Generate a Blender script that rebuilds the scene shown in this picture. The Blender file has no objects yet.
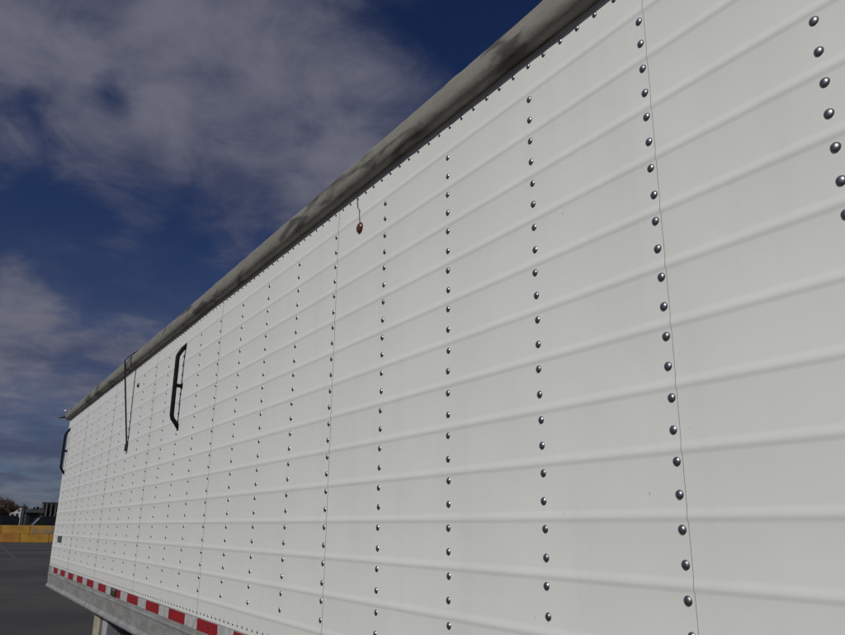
import bpy, bmesh, math, random
from mathutils import Vector, Matrix, noise

S = bpy.context.scene
COL = S.collection
P = 0.052            # metres between two rivets of a column: the unit of the trailer's side
HC = 1.6             # camera height above the ground
ZR = HC + 0.0766*P   # height of the rivet row that lies about at eye level

def L(x, y, z):      # trailer coordinates (rivet pitches) -> metres
    return Vector((x*P, y*P, ZR + z*P))

# ------------------------------------------------------------------ camera
FPX = 733.9          # focal length in pixels of the 845 px wide photograph
PITCH, ROLL, YAW = 0.2816, 0.0089, 0.5651
CAMP = Vector((-15.15*P, 18.92*P, HC))
fw = Vector((math.cos(YAW)*math.cos(PITCH), -math.sin(YAW)*math.cos(PITCH), math.sin(PITCH)))
r0 = fw.cross(Vector((0, 0, 1))).normalized(); u0 = r0.cross(fw)
CR = math.cos(ROLL)*r0 + math.sin(ROLL)*u0
CU = -math.sin(ROLL)*r0 + math.cos(ROLL)*u0
cd = bpy.data.cameras.new('camera'); cam = bpy.data.objects.new('camera', cd); COL.objects.link(cam)
cd.sensor_width = 36; cd.lens = FPX/845*36; cd.clip_start = 0.05; cd.clip_end = 8000
m = Matrix((CR, CU, -fw)).transposed().to_4x4(); m.translation = CAMP
cam.matrix_world = m
S.camera = cam

def ray(px, py):
    return fw + CR*(px-422.5)/FPX + CU*(317.5-py)/FPX
def at_X(px, py, X):                     # point seen at a pixel on the upright plane X = const
    v = ray(px, py); return CAMP + v*((X-CAMP.x)/v.x)

# ------------------------------------------------------------------ light
SUN_EL, SUN_AZ = math.radians(38), math.radians(106)    # the sun stands out from the trailer's side (+Y), a little behind the camera
sd = Vector((math.cos(SUN_EL)*math.cos(SUN_AZ), math.cos(SUN_EL)*math.sin(SUN_AZ), math.sin(SUN_EL)))
ld = bpy.data.lights.new('sun', 'SUN'); ld.energy = 2.6; ld.angle = math.radians(0.53); ld.color = (1, 0.965, 0.895)
lo = bpy.data.objects.new('sun', ld); COL.objects.link(lo)
lo.rotation_euler = sd.to_track_quat('Z', 'Y').to_euler(); lo.location = (0, 30, 30)
S.view_settings.view_transform = 'Standard'; S.view_settings.look = 'None'
S.view_settings.exposure = -0.19; S.view_settings.gamma = 1

W = bpy.data.worlds.new('World'); S.world = W; W.use_nodes = True
nt = W.node_tree; nt.nodes.clear()
def N(t, **k):
    n = nt.nodes.new(t)
    for a, b in k.items(): setattr(n, a, b)
    return n
def lk(a, b): nt.links.new(a, b)
def setin(sock, v):
    if hasattr(v, 'is_output'): lk(v, sock)
    else: sock.default_value = v
def M(op, a, b=None, c=None, clamp=False):
    n = N('ShaderNodeMath', operation=op, use_clamp=clamp)
    for i, v in enumerate((a, b, c)):
        if v is not None: setin(n.inputs[i], v)
    return n.outputs[0]
def VM(op, a, b=None, out=0):
    n = N('ShaderNodeVectorMath', operation=op); setin(n.inputs[0], a)
    if b is not None: setin(n.inputs['Scale'] if op == 'SCALE' else n.inputs[1], b)
    return n.outputs[out]
def MR(v, a, b, c=0.0, d=1.0, smooth=True):
    n = N('ShaderNodeMapRange', interpolation_type='SMOOTHSTEP' if smooth else 'LINEAR')
    setin(n.inputs[0], v)
    for i, x in enumerate((a, b, c, d)): n.inputs[i+1].default_value = x
    return n.outputs[0]
def MIX(f, a, b, mode='MIX'):
    n = N('ShaderNodeMix', data_type='RGBA', blend_type=mode); setin(n.inputs[0], f); setin(n.inputs[6], a); setin(n.inputs[7], b)
    return n.outputs[2]

sky = N('ShaderNodeTexSky', sky_type='NISHITA'); sky.sun_disc = False
sky.sun_elevation = SUN_EL; sky.sun_rotation = math.pi/2 - SUN_AZ
sky.altitude = 1500; sky.air_density = 0.8; sky.dust_density = 0.2; sky.ozone_density = 3
hs = N('ShaderNodeHueSaturation'); hs.inputs['Hue'].default_value = 0.515; hs.inputs['Saturation'].default_value = 1.2; hs.inputs['Value'].default_value = 0.74
lk(sky.outputs[0], hs.inputs['Color'])
tc = N('ShaderNodeTexCoord'); D = tc.outputs['Generated']
sx = N('ShaderNodeSeparateXYZ'); lk(D, sx.inputs[0])
zc = M('MAXIMUM', sx.outputs[2], 0.0)
den = M('ADD', zc, 0.16)
cx = N('ShaderNodeCombineXYZ'); lk(M('DIVIDE', sx.outputs[0], den), cx.inputs[0]); lk(M('DIVIDE', sx.outputs[1], den), cx.inputs[1])
def NZ(scale, detail, rough, off, dist=0.0):
    n = N('ShaderNodeTexNoise'); lk(VM('ADD', cx.outputs[0], off), n.inputs['Vector'])
    n.inputs['Scale'].default_value = scale; n.inputs['Detail'].default_value = detail
    n.inputs['Roughness'].default_value = rough; n.inputs['Distortion'].default_value = dist
    return n.outputs[0]
big = NZ(1.5, 3, 0.5, (3.1, 7.7, 0))
fine = NZ(4.5, 10, 0.60, (1.3, 2.2, 0), 0.35)
n01 = M('ADD', M('MULTIPLY', big, 0.32), M('MULTIPLY', fine, 0.68))
# cloud banks and openings: (direction, angular radius, weight)
BANKS = [((.845, -.067, .530), .20, .20), ((.807, -.250, .535), .16, .17), ((.872, -.135, .470), .10, .15), ((.842, -.296, .451), .13, .17),
         ((.758, -.412, .506), .15, .20), ((.70, -.42, .575), .08, .10), ((.82, -.38, .43), .09, .14), ((.700, -.20, .68), .22, .12), ((.80, .20, .56), .30, .16),
         ((.966, -.035, .258), .075, .19), ((.974, -.094, .200), .13, .17), ((.960, -.19, .20), .09, .12), ((.985, .02, .17), .12, .14),
         ((.929, -.062, .363), .09, -.20), ((.952, -.125, .280), .06, -.17), ((.935, -.195, .29), .06, -.10), ((.925, -.20, .33), .06, -.06), ((.640, -.445, .628), .13, -.25), ((.862, -.100, .497), .035, -.22),
         ((.853, -.028, .520), .02, -.05), ((.885, -.010, .465), .03, -.10)]
acc = None
for d, r, w in BANKS:
    v = Vector(d).normalized()
    dist = VM('DISTANCE', D, tuple(v), out=1)
    b = MR(dist, 0.0, r*1.25, w, 0.0)
    acc = b if acc is None else M('ADD', acc, b)
cov = M('ADD', n01, acc)
dens = MR(cov, 0.39, 0.83)
veil = MR(zc, 0.05, 0.44, 0.85, 0.0)                       # thin layer, thicker towards the horizon all round
streak = NZ(2.2, 6, 0.6, (9.0, 4.0, 0), 0.2)
veil = M('MULTIPLY', veil, MR(streak, 0.30, 0.62, 0.45, 1.0))
dens = M('MAXIMUM', M('MULTIPLY', dens, 0.93), veil)
tone = NZ(2.4, 6, 0.55, (5.0, 1.0, 0))
ccol = MIX(MR(M('ADD', M('MULTIPLY', tone, .6), M('MULTIPLY', cov, .4)), .42, .68), (0.066, 0.075, 0.132, 1), (0.172, 0.175, 0.222, 1))
bgs = N('ShaderNodeBackground'); lk(hs.outputs[0], bgs.inputs[0]); bgs.inputs[1].default_value = 0.05
bgc = N('ShaderNodeBackground'); lk(ccol, bgc.inputs[0]); bgc.inputs[1].default_value = 1.0
ms = N('ShaderNodeMixShader'); lk(dens, ms.inputs[0]); lk(bgs.outputs[0], ms.inputs[1]); lk(bgc.outputs[0], ms.inputs[2])
wo = N('ShaderNodeOutputWorld'); lk(ms.outputs[0], wo.inputs[0])

S.render.engine = 'CYCLES'
S.render.resolution_x = 1024; S.render.resolution_y = 770
S.cycles.max_bounces = 6

# ------------------------------------------------------------------ materials
MATS = {}
def mat(name, base, rough=0.6, metal=0.0, var=0.0, vscale=5.0, base2=None, bump=0.0, bscale=40.0, stretch=(1, 1, 1), coat=0.0, spec=0.5, lo=0.4, hi=0.6):
    global nt
    mt = bpy.data.materials.new(name); mt.use_nodes = True
    nt = mt.node_tree; bs = nt.nodes['Principled BSDF']
    bs.inputs['Roughness'].default_value = rough; bs.inputs['Metallic'].default_value = metal
    bs.inputs['Specular IOR Level'].default_value = spec
    bs.inputs['Coat Weight'].default_value = coat; bs.inputs['Coat Roughness'].default_value = 0.08
    t = N('ShaderNodeTexCoord'); mp = N('ShaderNodeMapping'); lk(t.outputs['Object'], mp.inputs[0]); mp.inputs['Scale'].default_value = stretch
    n = N('ShaderNodeTexNoise'); lk(mp.outputs[0], n.inputs['Vector']); n.inputs['Scale'].default_value = vscale; n.inputs['Detail'].default_value = 7; n.inputs['Roughness'].default_value = 0.62
    b2 = base2 or tuple(c*(1-var) for c in base)
    f = MR(n.outputs[0], lo, hi)
    lk(MIX(f, (*base, 1), (*b2, 1)), bs.inputs['Base Color'])
    lk(MR(n.outputs[0], 0.3, 0.7, max(0.02, rough*0.85), min(1, rough*1.15)), bs.inputs['Roughness'])
    if bump:
        nb = N('ShaderNodeTexNoise'); lk(t.outputs['Object'], nb.inputs['Vector']); nb.inputs['Scale'].default_value = bscale; nb.inputs['Detail'].default_value = 5
        bp = N('ShaderNodeBump'); bp.inputs['Strength'].default_value = bump; bp.inputs['Distance'].default_value = 0.01
        lk(nb.outputs[0], bp.inputs['Height']); lk(bp.outputs[0], bs.inputs['Normal'])
    MATS[name] = mt
    return mt

mat('white_paint', (0.792, 0.80, 0.773), 0.42, var=0.045, vscale=2.2, bump=0.05, bscale=9, coat=0.0, spec=0.35)
mat('rivet_steel', (0.36, 0.345, 0.36), 0.40, metal=1.0, var=0.25, vscale=60)
mat('tarp_vinyl', (0.26, 0.25, 0.215), 0.62, base2=(0.22, 0.21, 0.18), vscale=9, bump=0.25, bscale=30, stretch=(0.5, 1, 1))
mat('aluminium', (0.50, 0.50, 0.485), 0.55, metal=0.5, base2=(0.35, 0.345, 0.33), vscale=14, stretch=(0.4, 1, 1), bump=0.12, bscale=60)
mat('black_paint', (0.006, 0.006, 0.006), 0.7, var=0.3, vscale=30, spec=0.25)
mat('rubber', (0.018, 0.018, 0.018), 0.75, var=0.3, vscale=20, bump=0.2)
mat('tape_red', (0.36, 0.012, 0.016), 0.38, base2=(0.27, 0.012, 0.018), vscale=25)
mat('tape_white', (0.56, 0.57, 0.57), 0.38, base2=(0.40, 0.40, 0.39), vscale=30)
mat('lamp_lens', (0.17, 0.055, 0.03), 0.25, base2=(0.11, 0.032, 0.02), vscale=40, coat=0.6)
mat('dark_lens', (0.035, 0.018, 0.014), 0.2, var=0.4, vscale=40, coat=0.6)
mat('amber_lens', (0.06, 0.055, 0.02), 0.25, var=0.4, vscale=60, coat=0.6)
mat('cream_paint', (0.50, 0.46, 0.37), 0.5, base2=(0.36, 0.32, 0.25), vscale=9)
mat('pale_steel', (0.45, 0.47, 0.50), 0.5, base2=(0.32, 0.33, 0.34), vscale=12)
mat('dark_steel', (0.03, 0.028, 0.026), 0.6, base2=(0.055, 0.045, 0.036), vscale=14)
mat('placard', (0.05, 0.05, 0.05), 0.5, base2=(0.12, 0.12, 0.11), vscale=40)
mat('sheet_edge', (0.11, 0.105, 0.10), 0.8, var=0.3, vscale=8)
mat('rail_cap', (0.62, 0.56, 0.47), 0.6, base2=(0.52, 0.47, 0.39), vscale=6)
mat('wire', (0.10, 0.09, 0.085), 0.6, var=0.3)
mat('strap_web', (0.015, 0.015, 0.016), 0.8, var=0.3, vscale=60)
mat('block_yellow', (0.44, 0.235, 0.024), 0.85, base2=(0.34, 0.175, 0.03), vscale=0.9, bump=0.3, bscale=12, lo=.4, hi=.7)
mat('block_orange', (0.43, 0.20, 0.024), 0.85, base2=(0.33, 0.15, 0.035), vscale=1.1, bump=0.3, bscale=12)
mat('block_worn', (0.17, 0.165, 0.145), 0.85, base2=(0.42, 0.23, 0.04), vscale=0.45, bump=0.3, bscale=12, lo=.40, hi=.60)
mat('concrete', (0.22, 0.21, 0.19), 0.9, base2=(0.16, 0.15, 0.14), vscale=0.7)
mat('building_tan', (0.17, 0.155, 0.13), 0.9, base2=(0.13, 0.118, 0.10), vscale=0.5)
mat('window_dark', (0.018, 0.02, 0.024), 0.15, var=0.3, vscale=1)
mat('roof_grey', (0.052, 0.048, 0.044), 0.8, var=0.3, vscale=0.6)
mat('navy_paint', (0.010, 0.013, 0.022), 0.3, var=0.2, vscale=2, coat=0.5)
mat('charcoal_paint', (0.016, 0.017, 0.020), 0.3, var=0.2, vscale=2, coat=0.5)
mat('cab_white', (0.74, 0.74, 0.72), 0.35, var=0.06, vscale=2, coat=0.4)
mat('car_glass', (0.02, 0.024, 0.028), 0.06, var=0.1)
mat('chrome', (0.6, 0.6, 0.6), 0.15, metal=1.0, var=0.1)
mat('bark', (0.060, 0.045, 0.035), 0.9, var=0.3, vscale=4)
mat('twig', (0.17, 0.112, 0.08), 0.9, base2=(0.11, 0.078, 0.058), vscale=0.8)
mat('needles', (0.022, 0.030, 0.018), 0.85, var=0.4, vscale=1.5)
mat('faded_line', (0.092, 0.086, 0.078), 0.85, base2=(0.085, 0.078, 0.072), vscale=3, lo=.42, hi=.55)

# asphalt: grain, patches, faint tyre streaks across the lot
def asphalt():
    global nt
    mt = bpy.data.materials.new('asphalt'); mt.use_nodes = True; nt = mt.node_tree; bs = nt.nodes['Principled BSDF']
    bs.inputs['Roughness'].default_value = 0.9; bs.inputs['Specular IOR Level'].default_value = 0.25
    t = N('ShaderNodeTexCoord')
    def nz(sc, st, det=6):
        mp = N('ShaderNodeMapping'); lk(t.outputs['Object'], mp.inputs[0]); mp.inputs['Scale'].default_value = st
        n = N('ShaderNodeTexNoise'); lk(mp.outputs[0], n.inputs['Vector']); n.inputs['Scale'].default_value = sc; n.inputs['Detail'].default_value = det; n.inputs['Roughness'].default_value = .6
        return n.outputs[0]
    a = nz(0.16, (1, 1.4, 1)); b = nz(0.25, (2.2, 0.25, 1)); c = nz(55, (1, 1, 1), 3)
    col = MIX(MR(a, .38, .62), (0.055, 0.051, 0.050, 1), (0.086, 0.081, 0.077, 1))
    col = MIX(MR(b, .50, .68, 0, .55), col, (0.050, 0.046, 0.046, 1))
    col = MIX(MR(c, .35, .7, 0, .5), col, (0.105, 0.10, 0.095, 1))
    lk(col, bs.inputs['Base Color'])
    bp = N('ShaderNodeBump'); bp.inputs['Strength'].default_value = .5; bp.inputs['Distance'].default_value = .006
    lk(c, bp.inputs['Height']); lk(bp.outputs[0], bs.inputs['Normal'])
    MATS['asphalt'] = mt
asphalt()

def paint_specks():
    global nt
    nt = MATS['white_paint'].node_tree; bs = nt.nodes['Principled BSDF']
    src = bs.inputs['Base Color'].links[0].from_socket
    t = N('ShaderNodeTexCoord')
    n = N('ShaderNodeTexNoise'); lk(t.outputs['Object'], n.inputs['Vector']); n.inputs['Scale'].default_value = 55; n.inputs['Detail'].default_value = 1
    c = MIX(MR(n.outputs[0], .785, .81, 0, .4), src, (.25, .22, .18, 1))
    mp = N('ShaderNodeMapping'); lk(t.outputs['Object'], mp.inputs[0]); mp.inputs['Scale'].default_value = (9, 9, .7)
    n2 = N('ShaderNodeTexNoise'); lk(mp.outputs[0], n2.inputs['Vector']); n2.inputs['Scale'].default_value = 1.6; n2.inputs['Detail'].default_value = 6
    c = MIX(MR(n2.outputs[0], .5, .75, 0, .10), c, (.55, .53, .47, 1))
    lk(c, bs.inputs['Base Color'])
paint_specks()

# tarp: dirt smears that run down and along the roll
def tarp_dirt():
    global nt
    mt = MATS['tarp_vinyl']; nt = mt.node_tree; bs = nt.nodes['Principled BSDF']
    src = bs.inputs['Base Color'].links[0].from_socket
    t = N('ShaderNodeTexCoord'); mp = N('ShaderNodeMapping'); lk(t.outputs['Object'], mp.inputs[0]); mp.inputs['Scale'].default_value = (2.4, 7, 9); mp.inputs['Rotation'].default_value = (0, 0.35, 0)
    n = N('ShaderNodeTexNoise'); lk(mp.outputs[0], n.inputs['Vector']); n.inputs['Scale'].default_value = 1.5; n.inputs['Detail'].default_value = 5; n.inputs['Distortion'].default_value = 0.45
    f = MR(n.outputs[0], .52, .62, 0, .85)
    lk(MIX(f, src, (0.062, 0.056, 0.048, 1)), bs.inputs['Base Color'])
tarp_dirt()

# ------------------------------------------------------------------ helpers
def obj(name, bm, material, parent=None, smooth=False):
    me = bpy.data.meshes.new(name)
    bmesh.ops.recalc_face_normals(bm, faces=bm.faces[:])
    bm.to_mesh(me); bm.free()
    me.materials.append(MATS[material])
    if smooth:
        for p in me.polygons: p.use_smooth = True
    o = bpy.data.objects.new(name, me); COL.objects.link(o)
    if parent: attach(o, parent)
    return o
def attach(o, parent):
    o.parent = parent
    # meshes are modelled in world metres: undo the parent's place
    o.matrix_parent_inverse = Matrix.Translation(parent_world(parent)).inverted()
def parent_world(p):
    v = Vector(p.location)
    return v if p.parent is None else Vector((0, 0, 0)) if p.type == 'MESH' else v
def thing(name, label, cat, loc=(0, 0, 0), group=None):
    o = bpy.data.objects.new(name, None); COL.objects.link(o); o.location = loc; o.empty_display_size = .2
    o['label'] = label; o['category'] = cat
    if group: o['group'] = group
    return o
def tag(o, label, cat, group=None):
    o['label'] = label; o['category'] = cat
    if group: o['group'] = group
    return o
def box(bm, a, b, bev=0.0):
    a, b = Vector(a), Vector(b); c = (a+b)/2; s = b-a
    r = bmesh.ops.create_cube(bm, size=1, matrix=Matrix.Translation(c) @ Matrix.Diagonal((abs(s.x), abs(s.y), abs(s.z), 1)))
    if bev:
        es = list({e for v in r['verts'] for e in v.link_edges})
        bmesh.ops.bevel(bm, geom=es, offset=bev, segments=2, affect='EDGES', profile=.5)
def newbm(): return bmesh.new()
def boxo(name, a, b, material, parent=None, bev=0.0):
    bm = newbm(); box(bm, a, b, bev); return obj(name, bm, material, parent)
def prism(bm, pts, axis, a, b):          # closed outline pts in the two other axes, drawn out along an axis
    def mk(p, t):
        return Vector((t, p[0], p[1])) if axis == 0 else Vector((p[0], t, p[1])) if axis == 1 else Vector((p[0], p[1], t))
    A = [bm.verts.new(mk(p, a)) for p in pts]; B = [bm.verts.new(mk(p, b)) for p in pts]
    n = len(pts)
    bm.faces.new(A); bm.faces.new(B[::-1])
    for i in range(n): bm.faces.new((A[i], B[i], B[(i+1) % n], A[(i+1) % n]))
def tube(bm, path, rad, seg=8, cap=True):
    path = [Vector(p) for p in path]; rads = rad if isinstance(rad, (list, tuple)) else [rad]*len(path)
    rings = []; ref = None
    for i, p in enumerate(path):
        d = (path[min(i+1, len(path)-1)]-path[max(i-1, 0)]).normalized()
        if ref is None: ref = d.orthogonal().normalized()
        a = (ref-d*ref.dot(d)).normalized(); ref = a; b = d.cross(a)
        rings.append([bm.verts.new(p+(a*math.cos(2*math.pi*k/seg)+b*math.sin(2*math.pi*k/seg))*rads[i]) for k in range(seg)])
    for A, B in zip(rings, rings[1:]):
        for k in range(seg): bm.faces.new((A[k], A[(k+1) % seg], B[(k+1) % seg], B[k]))
    if cap and seg > 2: bm.faces.new(rings[0][::-1]); bm.faces.new(rings[-1])
def copy_tree(o, parent=None):
    c = o.copy(); COL.objects.link(c)
    if parent: c.parent = parent
    for ch in list(o.children): copy_tree(ch, c)
    return c

# ------------------------------------------------------------------ the ground
bm = newbm(); bmesh.ops.create_grid(bm, x_segments=2, y_segments=2, size=4000)
g = obj('ground', bm, 'asphalt'); g['kind'] = 'structure'
def strip(name, p, q, w):
    p, q = Vector(p), Vector(q); d = (q-p).normalized(); s = Vector((-d.y, d.x, 0))*w/2
    bm = newbm(); n = 12; vs = []
    for i in range(n+1):
        c = p.lerp(q, i/n); vs.append((bm.verts.new(c+s), bm.verts.new(c-s)))
    for i in range(n): bm.faces.new((vs[i][0], vs[i][1], vs[i+1][1], vs[i+1][0]))
    return obj(name, bm, 'faded_line')
ln = strip('painted_line', (76.0, -4.0, .004), (40.0, -2.55, .004), .16); ln['kind'] = 'structure'

# ------------------------------------------------------------------ the trailer
XN, XB = 143.6, -98.0                 # nose (far end) and rear end, in rivet pitches
T = thing('grain_trailer', 'long white riveted grain trailer with ribbed side and grey rolled tarp along its top', 'trailer', (L(40, -25, 0).x, -1.3, 0))
cols = {-1: -6.095, 0: 0.0, 1: 6.147, 2: 12.419, 3: 18.766, 4: 25.088, 5: 31.032, 6: 36.883, 7: 42.824, 8: 48.741}
for k in range(9, 24): cols[k] = 48.741+6.0*(k-8)
for k in range(-2, -17, -1): cols[k] = 6.11*k
ROWS = list(range(-5, 19))
RIDGES = [0.375+2*k for k in range(-3, 10)]
ZT, ZB = 20.9, -7.05
def ridge(z):
    y = 0.0
    for c in RIDGES:
        t = (z-c)
        w = 0.30 if t > 0 else 0.21
        if abs(t) < w: y += 0.034*(0.5+0.5*math.cos(math.pi*t/w))
    return y
zs = [ZB]
for c in RIDGES: zs += [c-.21, c-.16, c-.105, c-.05, c, c+.075, c+.15, c+.225, c+.30, c+1.0]
zs = [z for z in zs if z < ZT-.1]+[ZT]
seams = [cols[j]-.23 for j in (-16, -12, -8, -4, 0, 4, 8, 12, 16, 20)]+[XN]
LIFT = 0.02
panels = []
for i in range(len(seams)-1):
    x0, x1 = seams[i], seams[i+1]
    last = i == len(seams)-2
    x1e = x1 if last else x1+1.2
    bm = newbm(); nx = 22; grid = []
    for k in range(nx+1):
        x = x0+(x1e-x0)*k/nx; row = []
        for z in zs:
            y = ridge(z) - LIFT*(x-x0)/(x1-x0)
            nz_ = noise.noise(Vector((x*.11, z*.16, 3.3)))*.018 + noise.noise(Vector((x*.35, z*.45, 9.1)))*.006
            xx = x
            if k == 0: xx = x + noise.noise(Vector((z*.9, i*7.1, 0)))*.008 + ridge(z)*.2
            row.append(bm.verts.new(L(xx, y+nz_, z)))
        grid.append(row)
    for k in range(nx):
        for j in range(len(zs)-1): bm.faces.new((grid[k][j], grid[k+1][j], grid[k+1][j+1], grid[k][j+1]))
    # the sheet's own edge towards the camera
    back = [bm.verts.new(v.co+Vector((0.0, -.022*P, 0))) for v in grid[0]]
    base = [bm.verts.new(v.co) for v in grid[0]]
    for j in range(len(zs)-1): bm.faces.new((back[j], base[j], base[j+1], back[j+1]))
    o = None
    me = bpy.data.meshes.new('side_panel'); bm.normal_update()
    f0 = bm.faces[:][0]
    if f0.normal.y < 0: bmesh.ops.reverse_faces(bm, faces=bm.faces[:])
    ne = len(zs)-1
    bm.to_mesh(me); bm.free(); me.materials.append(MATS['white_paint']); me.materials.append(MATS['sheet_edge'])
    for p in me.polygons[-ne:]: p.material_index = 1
    for p in me.polygons: p.use_smooth = True
    o = bpy.data.objects.new('side_panel', me); COL.objects.link(o); attach(o, T)
    panels.append((x0, x1, o))
def panel_of(x):
    for a, b, o in panels:
        if a <= x < b: return o, -LIFT*(x-a)/(b-a)
    return panels[-1][2], -LIFT

# rivets: the nearest 300 are pieces of their own
def dome(bm, c, r, h, seg=12):
    rings = []
    for f in (0.0, 0.38, 0.72):
        a = f*math.pi/2; rr = r*math.cos(a)**.9; hh = h*math.sin(a)
        rings.append([bm.verts.new(c+Vector((rr*math.cos(2*math.pi*k/seg), hh, rr*math.sin(2*math.pi*k/seg)))) for k in range(seg)])
    top = bm.verts.new(c+Vector((0, h, 0)))
    for A, B in zip(rings, rings[1:]):
        for k in range(seg): bm.faces.new((A[k], B[k], B[(k+1) % seg], A[(k+1) % seg]))
    for k in range(seg): bm.faces.new((rings[-1][k], top, rings[-1][(k+1) % seg]))
RR, RH = 0.163*P, 0.085*P
bm = newbm(); dome(bm, Vector((0, 0, 0)), RR, RH)
bmesh.ops.recalc_face_normals(bm, faces=bm.faces[:])
rme = bpy.data.meshes.new('rivet'); bm.to_mesh(rme); bm.free(); rme.materials.append(MATS['rivet_steel'])
for p in rme.polygons: p.use_smooth = True
random.seed(4)
spots = []
for k, x in cols.items():
    for r in ROWS: spots.append((x+random.uniform(-.025, .025), r+random.uniform(-.03, .03), 1.0))
x = 1.1-100
while x < XN-.5: spots.append((x+random.uniform(-.03, .03), 19.68, .78)); x += 1.01
x = 38.97-8*17
while x < XN-.5: spots.append((x, -6.66, .72)); x += 0.99
def visible(s):
    v = L(s[0], 0, s[1])-CAMP; d = v.dot(fw)
    if d <= 0: return 0
    px, py = 422.5+FPX*v.dot(CR)/d, 317.5-FPX*v.dot(CU)/d
    return s[2]/d**2 if -4 < px < 849 and -4 < py < 639 else 0
spots.sort(key=visible, reverse=True)
near, rest = spots[:300], spots[300:]
for s in near:
    pn, dy = panel_of(s[0])
    o = bpy.data.objects.new('rivet', rme); COL.objects.link(o); o.parent = pn
    o.location = L(s[0], dy+ridge(s[1])-.012, s[1]); o.scale = (s[2], s[2]*random.uniform(.85, 1.1), s[2])
    o.rotation_euler = (random.uniform(-.05, .05), random.uniform(0, 6), random.uniform(-.05, .05))
bm = newbm()
for s in rest:
    _, dy = panel_of(s[0])
    dome(bm, L(s[0], dy+ridge(s[1])-.012, s[1]), RR*s[2], RH*s[2], 8)
o = obj('rivet_row', bm, 'rivet_steel', T, True); o['kind'] = 'stuff'

# top rail under the tarp, and the far side, ends and roof
boxo('top_rail', L(XB, -1.6, 19.4), L(XN-.1, -.16, 21.25), 'aluminium', T, .004)
WID = -2.59/P
boxo('rail_cap', L(XB, -.12, 19.84), L(XN-.08, .035, 21.05), 'rail_cap', T, .0015)
boxo('far_side_wall', L(XB, WID, ZB), L(XN, WID+.6, ZT), 'white_paint', T)
boxo('front_wall', L(XN-.7, WID+.62, ZB), L(XN-.05, -.35, ZT-1), 'white_paint', T)
boxo('rear_wall', L(XB+.05, WID+.62, ZB), L(XB+.7, -.35, ZT-1), 'white_paint', T)
bm = newbm(); sec = []
for i in range(13):
    t = i/12; y = .3+(WID+.3)*t; z = 21.3+2.2*math.sin(math.pi*t); sec.append((y, z))
va = [[bm.verts.new(L(xx, y, z+.12*math.sin(xx*.33)*math.sin(math.pi*j/12))) for j, (y, z) in enumerate(sec)] for xx in [XB+(XN-.6-XB)*k/40 for k in range(41)]]
for k in range(40):
    for j in range(12): bm.faces.new((va[k][j], va[k+1][j], va[k+1][j+1], va[k][j+1]))
obj('tarp_sheet', bm, 'tarp_vinyl', T, True)
# the rolled tarp: a loose spiral with sags, wrinkles and a lap edge
TA, TB, TY, TZ, TE = 0.62, 0.82, 0.21, 20.92, 2.3     # half width, half height, centre, squareness of the flattened roll
bm = newbm(); nseg, nx = 40, 520; rings = []
for k in range(nx+1):
    x = XB+1+(XN+1.0-XB-1)*k/nx
    sag = .03*noise.noise(Vector((x*.09, 0, 5)))+.015*noise.noise(Vector((x*.4, 2, 5)))
    ring = []
    for j in range(nseg):
        a = 2*math.pi*j/nseg
        fr = ((a-math.radians(28)) % (2*math.pi))/(2*math.pi)
        r = (abs(math.cos(a)/TA)**TE+abs(math.sin(a)/TB)**TE)**(-1/TE)*(1+.075*(1-fr)) - .035
        w = noise.noise(Vector((x*.16+a*.9, a*1.2, 1.7)))*.022 + noise.noise(Vector((x*.55+a*1.6, math.sin(a)*1.5, math.cos(a)*1.5+4)))*.02
        w += .034*max(0, noise.noise(Vector((x*1.1-a*2.2, a*.6, 8))))*2
        r = r*(1+w)
        ring.append(bm.verts.new(L(x, TY+r*math.cos(a), TZ+sag+r*math.sin(a))))
    rings.append(ring)
for A, B in zip(rings, rings[1:]):
    for j in range(nseg): bm.faces.new((A[j], A[(j+1) % nseg], B[(j+1) % nseg], B[j]))
bm.faces.new(rings[0]); bm.faces.new(rings[-1][::-1])
roll = obj('rolled_tarp', bm, 'tarp_vinyl', T, True)
# far end of the roll: tube stub, end cap and flipper arm
bm = newbm(); tube(bm, [L(XN+.4, TY, TZ), L(XN+1.8, TY, TZ)], .32*P, 12); obj('roll_tube', bm, 'pale_steel', roll, True)
bm = newbm(); tube(bm, [L(XN+1.05, TY+.55, TZ+.75), L(XN+1.15, TY+.75, TZ+1.15)], .2*P, 8); obj('end_clip', bm, 'cab_white', roll, True)
bm = newbm(); tube(bm, [L(XN+1.3, TY, TZ-.1), L(XN+1.35, TY+1.75, TZ-.45)], [.28*P, .12*P], 8); obj('crank_arm', bm, 'dark_steel', roll, True)

# strap over the roll with its buckle on the side
SX = 84.45
def ribbon(bm, pts, w, th):
    rows = []
    for i, p in enumerate(pts):
        d = (pts[min(i+1, len(pts)-1)]-pts[max(i-1, 0)]).normalized(); s = Vector((1, 0, 0)); n = s.cross(d).normalized()
        rows.append([bm.verts.new(p+s*a*w/2+n*b*th/2) for a, b in ((-1, -1), (1, -1), (1, 1), (-1, 1))])
    for A, B in zip(rows, rows[1:]):
        for k in range(4): bm.faces.new((A[k], A[(k+1) % 4], B[(k+1) % 4], B[k]))
    bm.faces.new(rows[0]); bm.faces.new(rows[-1][::-1])
pts = []
for y_, z_ in ((-.75, 22.2), (-.3, 22.28), (.15, 22.2), (.55, 21.9), (1.0, 21.45), (1.35, 21.05)): pts.append(L(SX, y_, z_))
for i in range(0, 13):
    t = i/12; pts.append(L(SX+.04*math.sin(t*5), 1.56*(1-t)+.10*t, 20.75*(1-t)+9.7*t))
bm = newbm(); ribbon(bm, pts, .55*P, .10*P); st = obj('tarp_strap', bm, 'strap_web', T)
bm = newbm(); box(bm, L(SX-.3, .05, 9.15), L(SX+.3, .30, 10.1), .004); tube(bm, [L(SX-.35, .22, 9.55), L(SX+.35, .22, 9.55)], .09*P, 8)
obj('buckle', bm, 'dark_steel', st)

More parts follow.
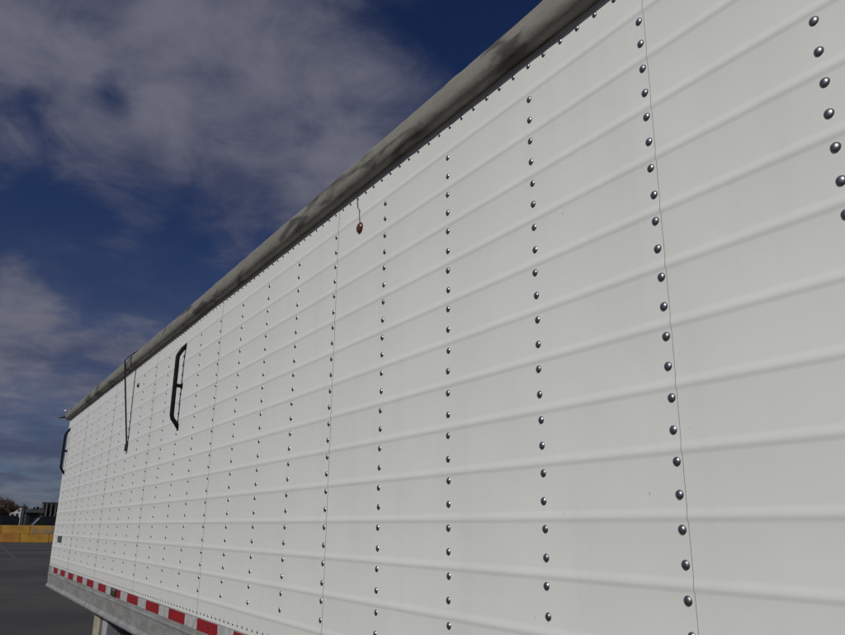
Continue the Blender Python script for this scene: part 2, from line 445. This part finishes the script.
# black tarp stops: a bent bar standing off the side with a middle stay
def tarp_stop(x, label):
    bm = newbm()
    tube(bm, [L(x, -.02, 18.0), L(x, .28, 17.66), L(x, .62, 17.06), L(x, .71, 16.8), L(x, .72, 16.5), L(x, .72, 13.8), L(x, .72, 11.0), L(x, .70, 10.72), L(x, .60, 10.4), L(x, .22, 9.95), L(x, -.02, 9.58)], .215*P, 12)
    o = obj('tarp_stop', bm, 'black_paint', T, True); o['label'] = label
    bm = newbm(); tube(bm, [L(x, -.02, 13.78), L(x, .72, 13.82)], .19*P, 8); obj('stay', bm, 'black_paint', o, True)
    for z in (18.0, 9.58, 13.78):
        bm = newbm(); box(bm, L(x-.3, -.06, z-.3), L(x+.3, .05, z+.3), .002); obj('foot_plate', bm, 'black_paint', o)
tarp_stop(60.4, 'black bent bar bracket in the middle of the side')
tarp_stop(141.2, 'black bent bar bracket at the far end')

# marker lamps
def lamp(x, z, r, name, lens, h=.20):
    bm = newbm(); pn, dy = panel_of(x)
    c = L(x, dy-.02, z); seg = 20; rings = []
    for f, g in ((1.12, 0), (1.1, .35), (.98, .5), (.9, .75), (.6, .95), (.3, 1.0)):
        rings.append([bm.verts.new(c+Vector((r*f*P*math.cos(2*math.pi*k/seg), h*g*P, r*f*P*math.sin(2*math.pi*k/seg)))) for k in range(seg)])
    top = bm.verts.new(c+Vector((0, h*1.02*P, 0)))
    for A, B in zip(rings, rings[1:]):
        for k in range(seg): bm.faces.new((A[k], B[k], B[(k+1) % seg], A[(k+1) % seg]))
    for k in range(seg): bm.faces.new((rings[-1][k], top, rings[-1][(k+1) % seg]))
    return obj(name, bm, lens, T, True)
l1 = lamp(21.88, 17.54, .32, 'marker_lamp', 'lamp_lens', .20); l1['label'] = 'reddish brown round marker lamp hanging by its wire'
bm = newbm()
tube(bm, [L(22.25, .03, 19.75), L(22.3, .04, 19.4), L(22.22, .03, 19.0), L(21.95, .05, 18.75), L(21.98, .03, 18.45), L(21.95, .02, 18.2), L(21.9, .01, 17.8)], .026*P, 6)
obj('wire', bm, 'wire', l1, True)
l2 = lamp(81.9, 17.25, .27, 'marker_lamp', 'dark_lens', .24); l2['label'] = 'dark round marker lamp beside the strap'
PX = 134.5
bm = newbm(); box(bm, L(PX-2.6, -.07, -2.8), L(PX+2.6, .06, -1.7), .001); pl = obj('placard', bm, 'placard', T)
bm = newbm(); box(bm, L(PX-1.9, .062, -2.5), L(PX-.2, .075, -2.0)); box(bm, L(PX+.4, .062, -2.2), L(PX+2.0, .075, -1.9)); obj('plate_field', bm, 'wire', pl)

# bottom rail: flat face with the tape, crease, sloped skirt and lip
prof = [(-.9, -6.95), (.0, -6.98), (.03, -7.02), (.03, -8.30), (.10, -8.36), (.10, -8.5), (.02, -8.6), (-.08, -10.05), (.0, -10.2), (.14, -10.34), (.18, -10.5), (.12, -10.68), (-.9, -10.7)]
bm = newbm(); rows = []
xs = [XB+(XN-XB)*k/60 for k in range(61)]
for x in xs:
    rows.append([bm.verts.new(L(x, y+.02*noise.noise(Vector((x*.2, z, 0))), z)) for y, z in prof])
n = len(prof)
for A, B in zip(rows, rows[1:]):
    for k in range(n): bm.faces.new((A[k], A[(k+1) % n], B[(k+1) % n], B[k]))
bm.faces.new(rows[0]); bm.faces.new(rows[-1][::-1])
rail = obj('bottom_rail', bm, 'aluminium', T)
# reflective tape, piece by piece
def tape(a, b, m):
    bm = newbm(); k = max(1, int((b-a)/1.2)); z0 = random.uniform(-.03, .03)
    box(bm, L(a, -.01, -7.93+z0), L(b, .055, -7.07+z0)); obj('reflective_strip', bm, m, rail)
k = -7; TP = 8.85
while True:
    a = 42.73+TP*k
    if a > 139: break
    segs = [(a, min(a+5.24, 141.3), 'tape_red'), (a+5.26, min(a+TP-.02, 141.3), 'tape_white')]
    for s, e, mt_ in segs:
        if s > 140.5: continue
        if s < 80.2 < e: tape(s, 80.2, mt_); tape(83.1, max(e, 83.9), mt_) 
        else: tape(s, e, mt_)
    k += 1
bm = newbm(); box(bm, L(80.6, .03, -7.85), L(82.7, .26, -7.15), .006)
lm = obj('side_marker', bm, 'amber_lens', T); lm['label'] = 'small dark amber side marker between strips of red tape'
bm = newbm(); box(bm, L(80.3, .0, -7.95), L(83.0, .1, -7.05), .002); obj('bezel', bm, 'dark_steel', lm)
# small bolts along the skirt
bm = newbm()
x = XB+3
while x < XN-1:
    dome(bm, L(x, -.04, -9.3), .08*P, .05*P, 8); x += 3.05
o = obj('skirt_bolts', bm, 'rivet_steel', T, True); o['kind'] = 'stuff'

# underneath: hoppers, subframe, landing gear, rear wheels
def hopper(xa, xb):
    zt, zb = ZR-10.7*P, 0.55
    bm = newbm(); w0, w1 = -.12, -2.47; c0, c1 = xa+(xb-xa)*.36, xa+(xb-xa)*.64
    A = [bm.verts.new(v) for v in ((xa, w0, zt), (xb, w0, zt), (xb, w1, zt), (xa, w1, zt))]
    B = [bm.verts.new(v) for v in ((c0, -.7, zb), (c1, -.7, zb), (c1, -1.9, zb), (c0, -1.9, zb))]
    for i in range(4): bm.faces.new((A[i], A[(i+1) % 4], B[(i+1) % 4], B[i]))
    bm.faces.new(B)
    h = obj('hopper', bm, 'aluminium', T)
    boxo('chute_door', (c0-.05, -1.95, zb-.06), (c1+.05, -.65, zb-.003), 'dark_steel', h)
hopper(.3, 4.25); hopper(-4.2, .2)
zt = ZR-10.75*P
for y in (-.85, -1.75): boxo('frame_rail', (4.0, y-.05, zt-.24), (7.3, y+.05, zt-.003), 'dark_steel', T)
for i in range(7):
    boxo('cross_member', (4.25+i*.48, -2.5, zt+.02), (4.33+i*.48, -.06, zt+.12), 'dark_steel', T)
for y in (-.105, -2.485):
    x = 4.95
    leg = boxo('landing_leg', (x-.10, y-.065, .42), (x+.10, y+.065, zt-.005), 'cream_paint', T, .006)
    boxo('inner_leg', (x-.055, y-.05, .06), (x+.055, y+.05, .419), 'pale_steel', leg, .004)
    boxo('sand_shoe', (x-.17, y-.13, 0.0), (x+.17, y+.13, .059), 'dark_steel', leg, .01)
    boxo('gearbox', (x-.32, y-.05, .62), (x-.19, y+.06, zt-.012), 'pale_steel', leg, .01)
    bm = newbm(); tube(bm, [(x-.25, y-.02, .60), (x-.55, y-.25, zt-.03)], .03, 8); obj('brace', bm, 'dark_steel', leg)
    boxo('mounting_plate', (x+.103, y-.06, zt-.42), (x+.26, y+.03, zt-.006), 'dark_steel', leg)
boxo('mud_guard', (4.02, -.75, .66), (4.38, -.10, zt-.006), 'rubber', T)
def wheel(x, y, dirn):
    bm = newbm(); seg = 36; prof = [(.30, -.13), (.46, -.14), (.505, -.12), (.515, -.06), (.515, .06), (.505, .12), (.46, .14), (.30, .13)]
    rr = [[bm.verts.new((x+r*math.cos(2*math.pi*k/seg), y+w, .515+r*math.sin(2*math.pi*k/seg))) for k in range(seg)] for r, w in prof]
    for i in range(len(rr)):
        A, B = rr[i], rr[(i+1) % len(rr)]
        for k in range(seg): bm.faces.new((A[k], A[(k+1) % seg], B[(k+1) % seg], B[k]))
    ty = obj('wheel', bm, 'rubber', T, True)
    bm = newbm(); prof = [(.305, .10), (.28, .08), (.26, -.0), (.14, -.03), (.13, .06), (.04, .07)]
    rr = [[bm.verts.new((x+r*math.cos(2*math.pi*k/seg), y+w*dirn, .515+r*math.sin(2*math.pi*k/seg))) for k in range(seg)] for r, w in prof]
    for A, B in zip(rr, rr[1:]):
        for k in range(seg): bm.faces.new((A[k], A[(k+1) % seg], B[(k+1) % seg], B[k]))
    bm.faces.new(rr[-1]); obj('rim', bm, 'pale_steel', ty)
for x in (-4.35, -3.1):
    wheel(x, -.20, 1); wheel(x, -2.39, -1)
    bm = newbm(); tube(bm, [(x, -.25, .515), (x, -2.34, .515)], .065, 10); obj('axle', bm, 'dark_steel', T)
    for y in (-.85, -1.75): boxo('hanger', (x-.06, y-.05, .45), (x+.06, y+.05, zt-.004), 'dark_steel', T)

# ------------------------------------------------------------------ yellow barrier blocks at the end of the lot
XBK = 86.9; BH = 0.845
BROT = math.radians(-28); PIV = at_X(27, 533, XBK)      # the lot's end runs aslant
WD = Vector((-math.sin(BROT), math.cos(BROT), 0))
def ypix(px):                              # distance along the row of the point seen at a pixel
    v = ray(px, 533); nrm = Vector((math.cos(BROT), math.sin(BROT), 0)); p = CAMP+v*((PIV-CAMP).dot(nrm)/v.dot(nrm)); return (p-PIV).dot(WD)
jb = [ypix(49.5), ypix(20.6)]; BL = jb[1]-jb[0]
bm0 = newbm(); box(bm0, (0, .012, 0), (.85, BL-.012, BH-.012), .035)
bmesh.ops.recalc_face_normals(bm0, faces=bm0.faces[:])
bmes = {}
for c in ('block_yellow', 'block_orange', 'block_worn'):
    me = bpy.data.meshes.new('barrier_block'); bm0.to_mesh(me); me.materials.append(MATS[c]); bmes[c] = me
bm0.free()
random.seed(8)
GRP = 'yellow barrier blocks stacked in two courses'
def block(y, z, m, label, dx=0.0):
    o = bpy.data.objects.new('barrier_block', bmes[m]); COL.objects.link(o)
    q_ = PIV+WD*y; o.location = (q_.x+dx, q_.y, z); o.rotation_euler[2] = BROT; tag(o, label, 'barrier block', GRP)
y_top = ypix(29.5)
for i in range(-1, 3):
    y = jb[0]+BL*i
    m_ = 'block_yellow' if i in (0, 2) else 'block_orange'
    lab = {0: 'wide yellow block in the bottom course nearest the trailer edge', 1: 'orange-yellow block at the left picture edge in the bottom course',
           -1: 'orange block in the bottom course half hidden behind the trailer',
           2: 'bottom course block just left of the picture'}[i]
    block(y, 0, m_, lab, random.uniform(-.03, .03))
    y = y_top-BL+BL*i
    m_ = 'block_worn' if i == 0 else 'block_yellow' if i in (1, -2) else 'block_orange'
    lab = {0: 'grey worn block with yellow remains on the top course beside the trailer', 1: 'long yellow block on the top course below the white truck cab', 2: 'top course block at the left picture edge, only its end in view',
           -1: 'top course block wholly behind the trailer, first past its edge',}[i]
    block(y, BH, m_, lab, random.uniform(-.03, .03))

# ------------------------------------------------------------------ vehicles behind the blocks
def van(name, label, X, y_front, length, height, paint):
    # facing +Y (left in the picture); side towards the camera at X
    T = thing(name, label, 'van', (X+1, y_front-length/2, 0))
    yf = y_front; w = 2.0; h = height
    out = [(yf, .45), (yf-.03, .95), (yf-.75, 1.18), (yf-1.55, h-.22), (yf-1.9, h-.03), (yf-2.4, h), (yf-length+.2, h-.02), (yf-length, h-.25), (yf-length, .45)]
    bm = newbm(); prism(bm, out, 0, X, X+w)
    es = [e for e in bm.edges if abs(e.verts[0].co.x-e.verts[1].co.x) < 1e-6]
    bmesh.ops.bevel(bm, geom=es, offset=.09, segments=3, affect='EDGES')
    obj('body', bm, paint, T)
    # windscreen lies on the sloping front
    a, b = Vector((0, yf-.80, 1.25)), Vector((0, yf-1.52, h-.28)); nrm = Vector((0, b.z-a.z, a.y-b.y)).normalized()*.012
    bm = newbm(); q = [bm.verts.new(Vector((xx, p.y, p.z))+nrm) for p, xx in ((a, X+.14), (a, X+w-.14), (b, X+w-.2), (b, X+.2))]
    f = bm.faces.new(q); r_ = bmesh.ops.extrude_face_region(bm, geom=[f]); bmesh.ops.translate(bm, verts=[v for v in r_['geom'] if isinstance(v, bmesh.types.BMVert)], vec=nrm)
    obj('windscreen', bm, 'car_glass', T)
    bm = newbm(); prism(bm, [(yf-1.0, 1.28), (yf-1.68, h-.35), (yf-2.35, h-.35), (yf-2.35, 1.28)], 0, X-.012, X+.005); obj('side_window', bm, 'car_glass', T)
    for xx in (X+.15, X+w-.5):
        boxo('headlight', (xx, yf-.12, .80), (xx+.35, yf+.015, .98), 'chrome', T, .02)
    boxo('bumper', (X+.03, yf-.1, .38), (X+w-.03, yf+.05, .62), 'dark_steel', T, .03)
    boxo('mirror', (X-.2, yf-1.25, 1.35), (X-.005, yf-1.12, 1.65), 'black_paint', T, .03)
    boxo('door_handle', (X-.03, yf-2.3, 1.12), (X-.003, yf-2.1, 1.16), 'black_paint', T)
    for y in (yf-.85, yf-length+1.0):
        for xx in (X+.1, X+w-.1):
            bm = newbm(); bmesh.ops.create_cone(bm, cap_ends=True, segments=24, radius1=.35, radius2=.35, depth=.24, matrix=Matrix.Translation((xx, y, .35)) @ Matrix.Rotation(math.pi/2, 4, 'Y'))
            wv = obj('wheel', bm, 'rubber', T)
            bm = newbm(); bmesh.ops.create_cone(bm, cap_ends=True, segments=20, radius1=.2, radius2=.17, depth=.26, matrix=Matrix.Translation((xx, y, .35)) @ Matrix.Rotation(math.pi/2, 4, 'Y'))
            obj('rim', bm, 'pale_steel', wv)
    return T
XV = 93.0
van('parked_van', 'dark navy van parked behind the blocks below the white cab', XV, at_X(-22, 520, XV).y, abs(at_X(-22, 520, XV).y-at_X(19.5, 520, XV).y), at_X(10, 515.6, XV).z, 'navy_paint')
van('parked_van', 'charcoal van with glinting windscreen behind the worn grey block', XV, at_X(22.6, 520, XV).y, 5.2, at_X(35, 516.0, XV).z, 'charcoal_paint')

# white truck tractor
XT = 116.0
tr = thing('truck_tractor', 'white truck cab with sloping roof fairing rising behind the parked vans', 'truck', (XT, at_X(16, 515, XT).y, 0))
yl, yr = at_X(9.8, 513, XT).y, at_X(21.6, 513, XT).y
ztop, zmid = at_X(20, 508.4, XT).z, at_X(11, 512.8, XT).z
bm = newbm(); prism(bm, [(yl+.12, 1.0), (yl+.10, zmid-.75), (yl-.08, zmid), (yl-.45, zmid+.03), (yr+.28, ztop), (yr, ztop), (yr, 1.0)], 0, XT, XT+2.3)
bmesh.ops.bevel(bm, geom=[e for e in bm.edges if abs(e.verts[0].co.x-e.verts[1].co.x) < 1e-6], offset=.05, segments=2, affect='EDGES'); obj('cab', bm, 'cab_white', tr)
bm = newbm(); prism(bm, [(yl+1.9, .9), (yl+1.85, 1.75), (yl+.14, 2.15), (yl+.14, .9)], 0, XT+.3, XT+2.0)
bmesh.ops.bevel(bm, geom=bm.edges[:], offset=.08, segments=2, affect='EDGES'); obj('hood', bm, 'cab_white', tr)
bm = newbm(); prism(bm, [(yl-.08, zmid-.72), (yl-.16, zmid-.14), (yl-.52, zmid-.14), (yl-.52, zmid-.72)], 0, XT-.02, XT+.01); obj('side_window', bm, 'car_glass', tr)
boxo('rear_shade_sheet', (XT+.04, yr-.03, 1.0), (XT+2.26, yr-.003, ztop-.04), 'dark_steel', tr)  # added dark sheet: paints shade on the cab's rear, which catches sky light
boxo('sleeper_window', (XT-.02, yr+.35, zmid-.55), (XT+.01, yr+.65, zmid-.10), 'car_glass', tr)
boxo('fairing_vent', (XT-.02, yr+.22, ztop-.42), (XT+.01, yr+.48, ztop-.16), 'roof_grey', tr)
boxo('windscreen', (XT+.2, yl+.09, zmid-.72), (XT+2.1, yl+.125, zmid-.1), 'car_glass', tr)
boxo('chassis', (XT+.7, yr-2.6, .75), (XT+1.6, yl+1.8, .98), 'dark_steel', tr)
boxo('fuel_tank', (XT+.05, yr+.1, .45), (XT+.6, yl-.05, .97), 'chrome', tr, .08)
bm = newbm(); tube(bm, [(XT+.15, yr-.14, 1.0), (XT+.15, yr-.14, ztop-.15)], .07, 10); obj('exhaust_stack', bm, 'chrome', tr)
for y in (yl+1.2, yr-.9, yr-2.15):
    for xx in (XT+.2, XT+2.1):
        bm = newbm(); bmesh.ops.create_cone(bm, cap_ends=True, segments=28, radius1=.5, radius2=.5, depth=.3, matrix=Matrix.Translation((xx, y, .5)) @ Matrix.Rotation(math.pi/2, 4, 'Y'))
        wv = obj('wheel', bm, 'rubber', tr)
        bm = newbm(); bmesh.ops.create_cone(bm, cap_ends=True, segments=20, radius1=.28, radius2=.22, depth=.33, matrix=Matrix.Translation((xx, y, .5)) @ Matrix.Rotation(math.pi/2, 4, 'Y'))
        obj('rim', bm, 'chrome', wv)

tr.rotation_euler[2] = math.radians(-15)
# ------------------------------------------------------------------ buildings behind
XS = 140.0
sh = thing('low_shed', 'low dark grey shed with pale door beyond the parked vans', 'shed', (XS+3, at_X(34, 515, XS).y, 0))
ya, yb, zh = at_X(26.5, 513, XS).y, at_X(43.5, 513, XS).y, at_X(34, 511.2, XS).z
boxo('wall', (XS, yb, 0), (XS+7, ya, zh-.25), 'roof_grey', sh)
bm = newbm(); prism(bm, [(XS-.3, zh-.249), (XS+3.5, zh+.35), (XS+7.3, zh-.249)], 1, yb-.25, ya+.25); obj('roof', bm, 'roof_grey', sh)
d0, d1 = at_X(43.0, 514, XS).y, at_X(39.8, 514, XS).y
boxo('door', (XS-.05, d0, 0), (XS-.003, d1, at_X(41, 512.3, XS).z), 'concrete', sh)
for i in range(2):
    w0 = ya-.5-i*.9; wn = boxo('window', (XS-.04, w0-.5, zh-1.6), (XS-.003, w0, zh-.7), 'window_dark', sh)
XG = 240.0
bg = thing('industrial_building', 'grey industrial building with tall vertical window bays at the trailer edge', 'building', (XG, at_X(41.6, 510, XG).y, 0))
ya, yb, zh = at_X(41.6, 510, XG).y, at_X(41.6, 510, XG).y-22, at_X(47, 502.3, XG).z
boxo('wall', (XG, yb, 0), (XG+16, ya, zh-.3), 'building_tan', bg)
boxo('parapet', (XG-.12, yb-.1, zh-.29), (XG+16.1, ya+.1, zh), 'roof_grey', bg)
bw = at_X(45.0, 510, XG).y-at_X(49.6, 510, XG).y
y = ya-.35
while y > yb+bw:
    wn = boxo('window_bay', (XG-.03, y-bw*.62, 1.2), (XG-.004, y-.05, zh-.5), 'window_dark', bg)
    boxo('pilaster', (XG-.45, y-bw*.93, 0), (XG-.006, y-bw*.67, zh-.31), 'building_tan', bg)
    for j in range(1, 4):
        zz = 1.2+(zh-1.7)*j/4; boxo('transom', (XG-.07, y-bw*.62, zz-.06), (XG-.031, y-.05, zz+.06), 'roof_grey', wn)
    y -= bw

bg.rotation_euler[2] = BROT*.6
# ------------------------------------------------------------------ bare trees
def bare_tree(seed, h):
    rnd = random.Random(seed); bt = newbm(); bc = newbm()
    tips = []
    def grow(p, d, ln, r, lev):
        n = 3; pts = [p]; rs = [r]
        for i in range(n):
            d = (d+Vector((rnd.uniform(-.2, .2), rnd.uniform(-.2, .2), rnd.uniform(-.05, .15)))).normalized()
            p = p+d*ln/n; pts.append(p); rs.append(r*(1-.45*(i+1)/n))
        tube(bt, pts, rs, 5 if lev < 2 else 3, cap=False)
        if lev >= 3: tips.append((p, d)); return
        for k in range(rnd.randint(3, 4)):
            a = rnd.uniform(0, 6.28); el = rnd.uniform(.25, .9)
            nd = (d*math.cos(el)+Vector((math.cos(a), math.sin(a), .25))*math.sin(el)).normalized()
            j = rnd.randint(1, n); grow(pts[j], nd, ln*rnd.uniform(.55, .8), rs[j]*.62, lev+1)
    grow(Vector((0, 0, -.1)), Vector((0, 0, 1)), h*.36, h*.026, 0)
    for p, d in tips:
        for k in range(22):
            a = (d*.6+Vector((rnd.uniform(-1, 1), rnd.uniform(-1, 1), rnd.uniform(-.4, 1)))).normalized(); ln = h*rnd.uniform(.06, .14)
            s = a.orthogonal().normalized()*h*.0042
            q = p+d*rnd.uniform(-.6, .1)*h*.08
            m_ = q+a*ln*.5+Vector((rnd.uniform(-.1, .1),)*3)*ln
            v = [bc.verts.new(x_) for x_ in (q-s, q+s, m_+s, q+a*ln, m_-s)]; bc.faces.new(v)
            b2 = (a+Vector((rnd.uniform(-1, 1), rnd.uniform(-1, 1), rnd.uniform(-.3, .8)))).normalized()
            v = [bc.verts.new(x_) for x_ in (m_-s, m_+s, m_+b2*ln*.6)]; bc.faces.new(v)
    hz = max(v.co.z for v in bc.verts); 
    for b in (bt, bc): bmesh.ops.scale(b, vec=(h/hz,)*3, verts=b.verts[:])
    ms_ = []
    for nm, b, mm in (('trunk', bt, 'bark'), ('crown', bc, 'twig')):
        me = bpy.data.meshes.new(nm); b.to_mesh(me); b.free(); me.materials.append(MATS[mm]); ms_.append(me)
    return ms_
kinds = [bare_tree(s, 8.0) for s in (3, 11, 27)]
random.seed(21)
XTR = 205.0
tl = [(3.5, 4, 1.0), (10, 2, .95), (20.5, 0, .87), (25.5, 3, .78), (-30, -4, 1.1), (-17, 8, 1.05), (-7, 0, 1.08), (0, 14, 1.03), (7, -3, .98), (13, 10, .93), (18, -5, .90), (23, 6, .84), (27.5, 12, .74), (31, 0, .62), (35, 9, .50)]
wd = ['between the two tallest at the left edge', 'above the front edge of the white cab', 'above the rear edge of the white cab', 'rounded, right of the white cab and taller', 'left of the picture, outermost', 'just out of the picture on the left', 'cut by the left picture edge', 'tallest in view at the left edge',
      'left of the white cab', 'behind the front of the white cab', 'behind the white cab', 'just right of the white cab', 'low, above the gap between the vans', 'small, left of the dark conifers', 'smallest, behind the low shed']
for i, (px, dx, sc) in enumerate(tl):
    X = XTR+dx; y = at_X(px, 515, X).y
    t = thing('bare_tree', 'brown leafless tree '+wd[i], 'tree', (X, y, 0), 'bare trees beyond the lot')
    s = sc*random.uniform(.97, 1.03)*at_X(0, 496, XTR).z/8.0
    t.scale = (s, s, s); t.rotation_euler[2] = random.uniform(0, 6.28)
    for nm, me in zip(('trunk', 'crown'), kinds[i % 3]):
        o = bpy.data.objects.new(nm, me); COL.objects.link(o); o.parent = t
# conifers
def conifer(px, top, X, label):
    p = at_X(px, top, X); h = p.z; t = thing('conifer_tree', label, 'tree', (X, p.y, 0), 'dark conifers behind the shed')
    rnd = random.Random(px*7); bm = newbm(); tube(bm, [(X, p.y, -.1), (X, p.y, h*.95)], [h*.025, h*.005], 6); obj('trunk', bm, 'bark', t)
    bm = newbm()
    for k in range(900):
        f = rnd.random()**.75; z = h*(.12+.88*f); rad = h*.24*(1-f)*rnd.uniform(.35, 1.1)+.05; a = rnd.uniform(0, 6.28)
        c = Vector((X+rad*math.cos(a), p.y+rad*math.sin(a), z-.1*rad)); d = Vector((math.cos(a), math.sin(a), -.35)); s = Vector((-math.sin(a), math.cos(a), rnd.uniform(-.4, .4)))*h*.025
        v = [bm.verts.new(q) for q in (c-d*h*.05-s*.4, c-d*h*.05+s*.4, c+s, c+d*h*.05, c-s)]; bm.faces.new(v)
    obj('crown', bm, 'needles', t)
conifer(34.5, 507.8, 170, 'dark conifer behind the left end of the low shed')
conifer(38.0, 507.2, 172, 'dark conifer tallest of those behind the shed')
conifer(41.0, 508.6, 168, 'dark conifer beside the grey industrial building')
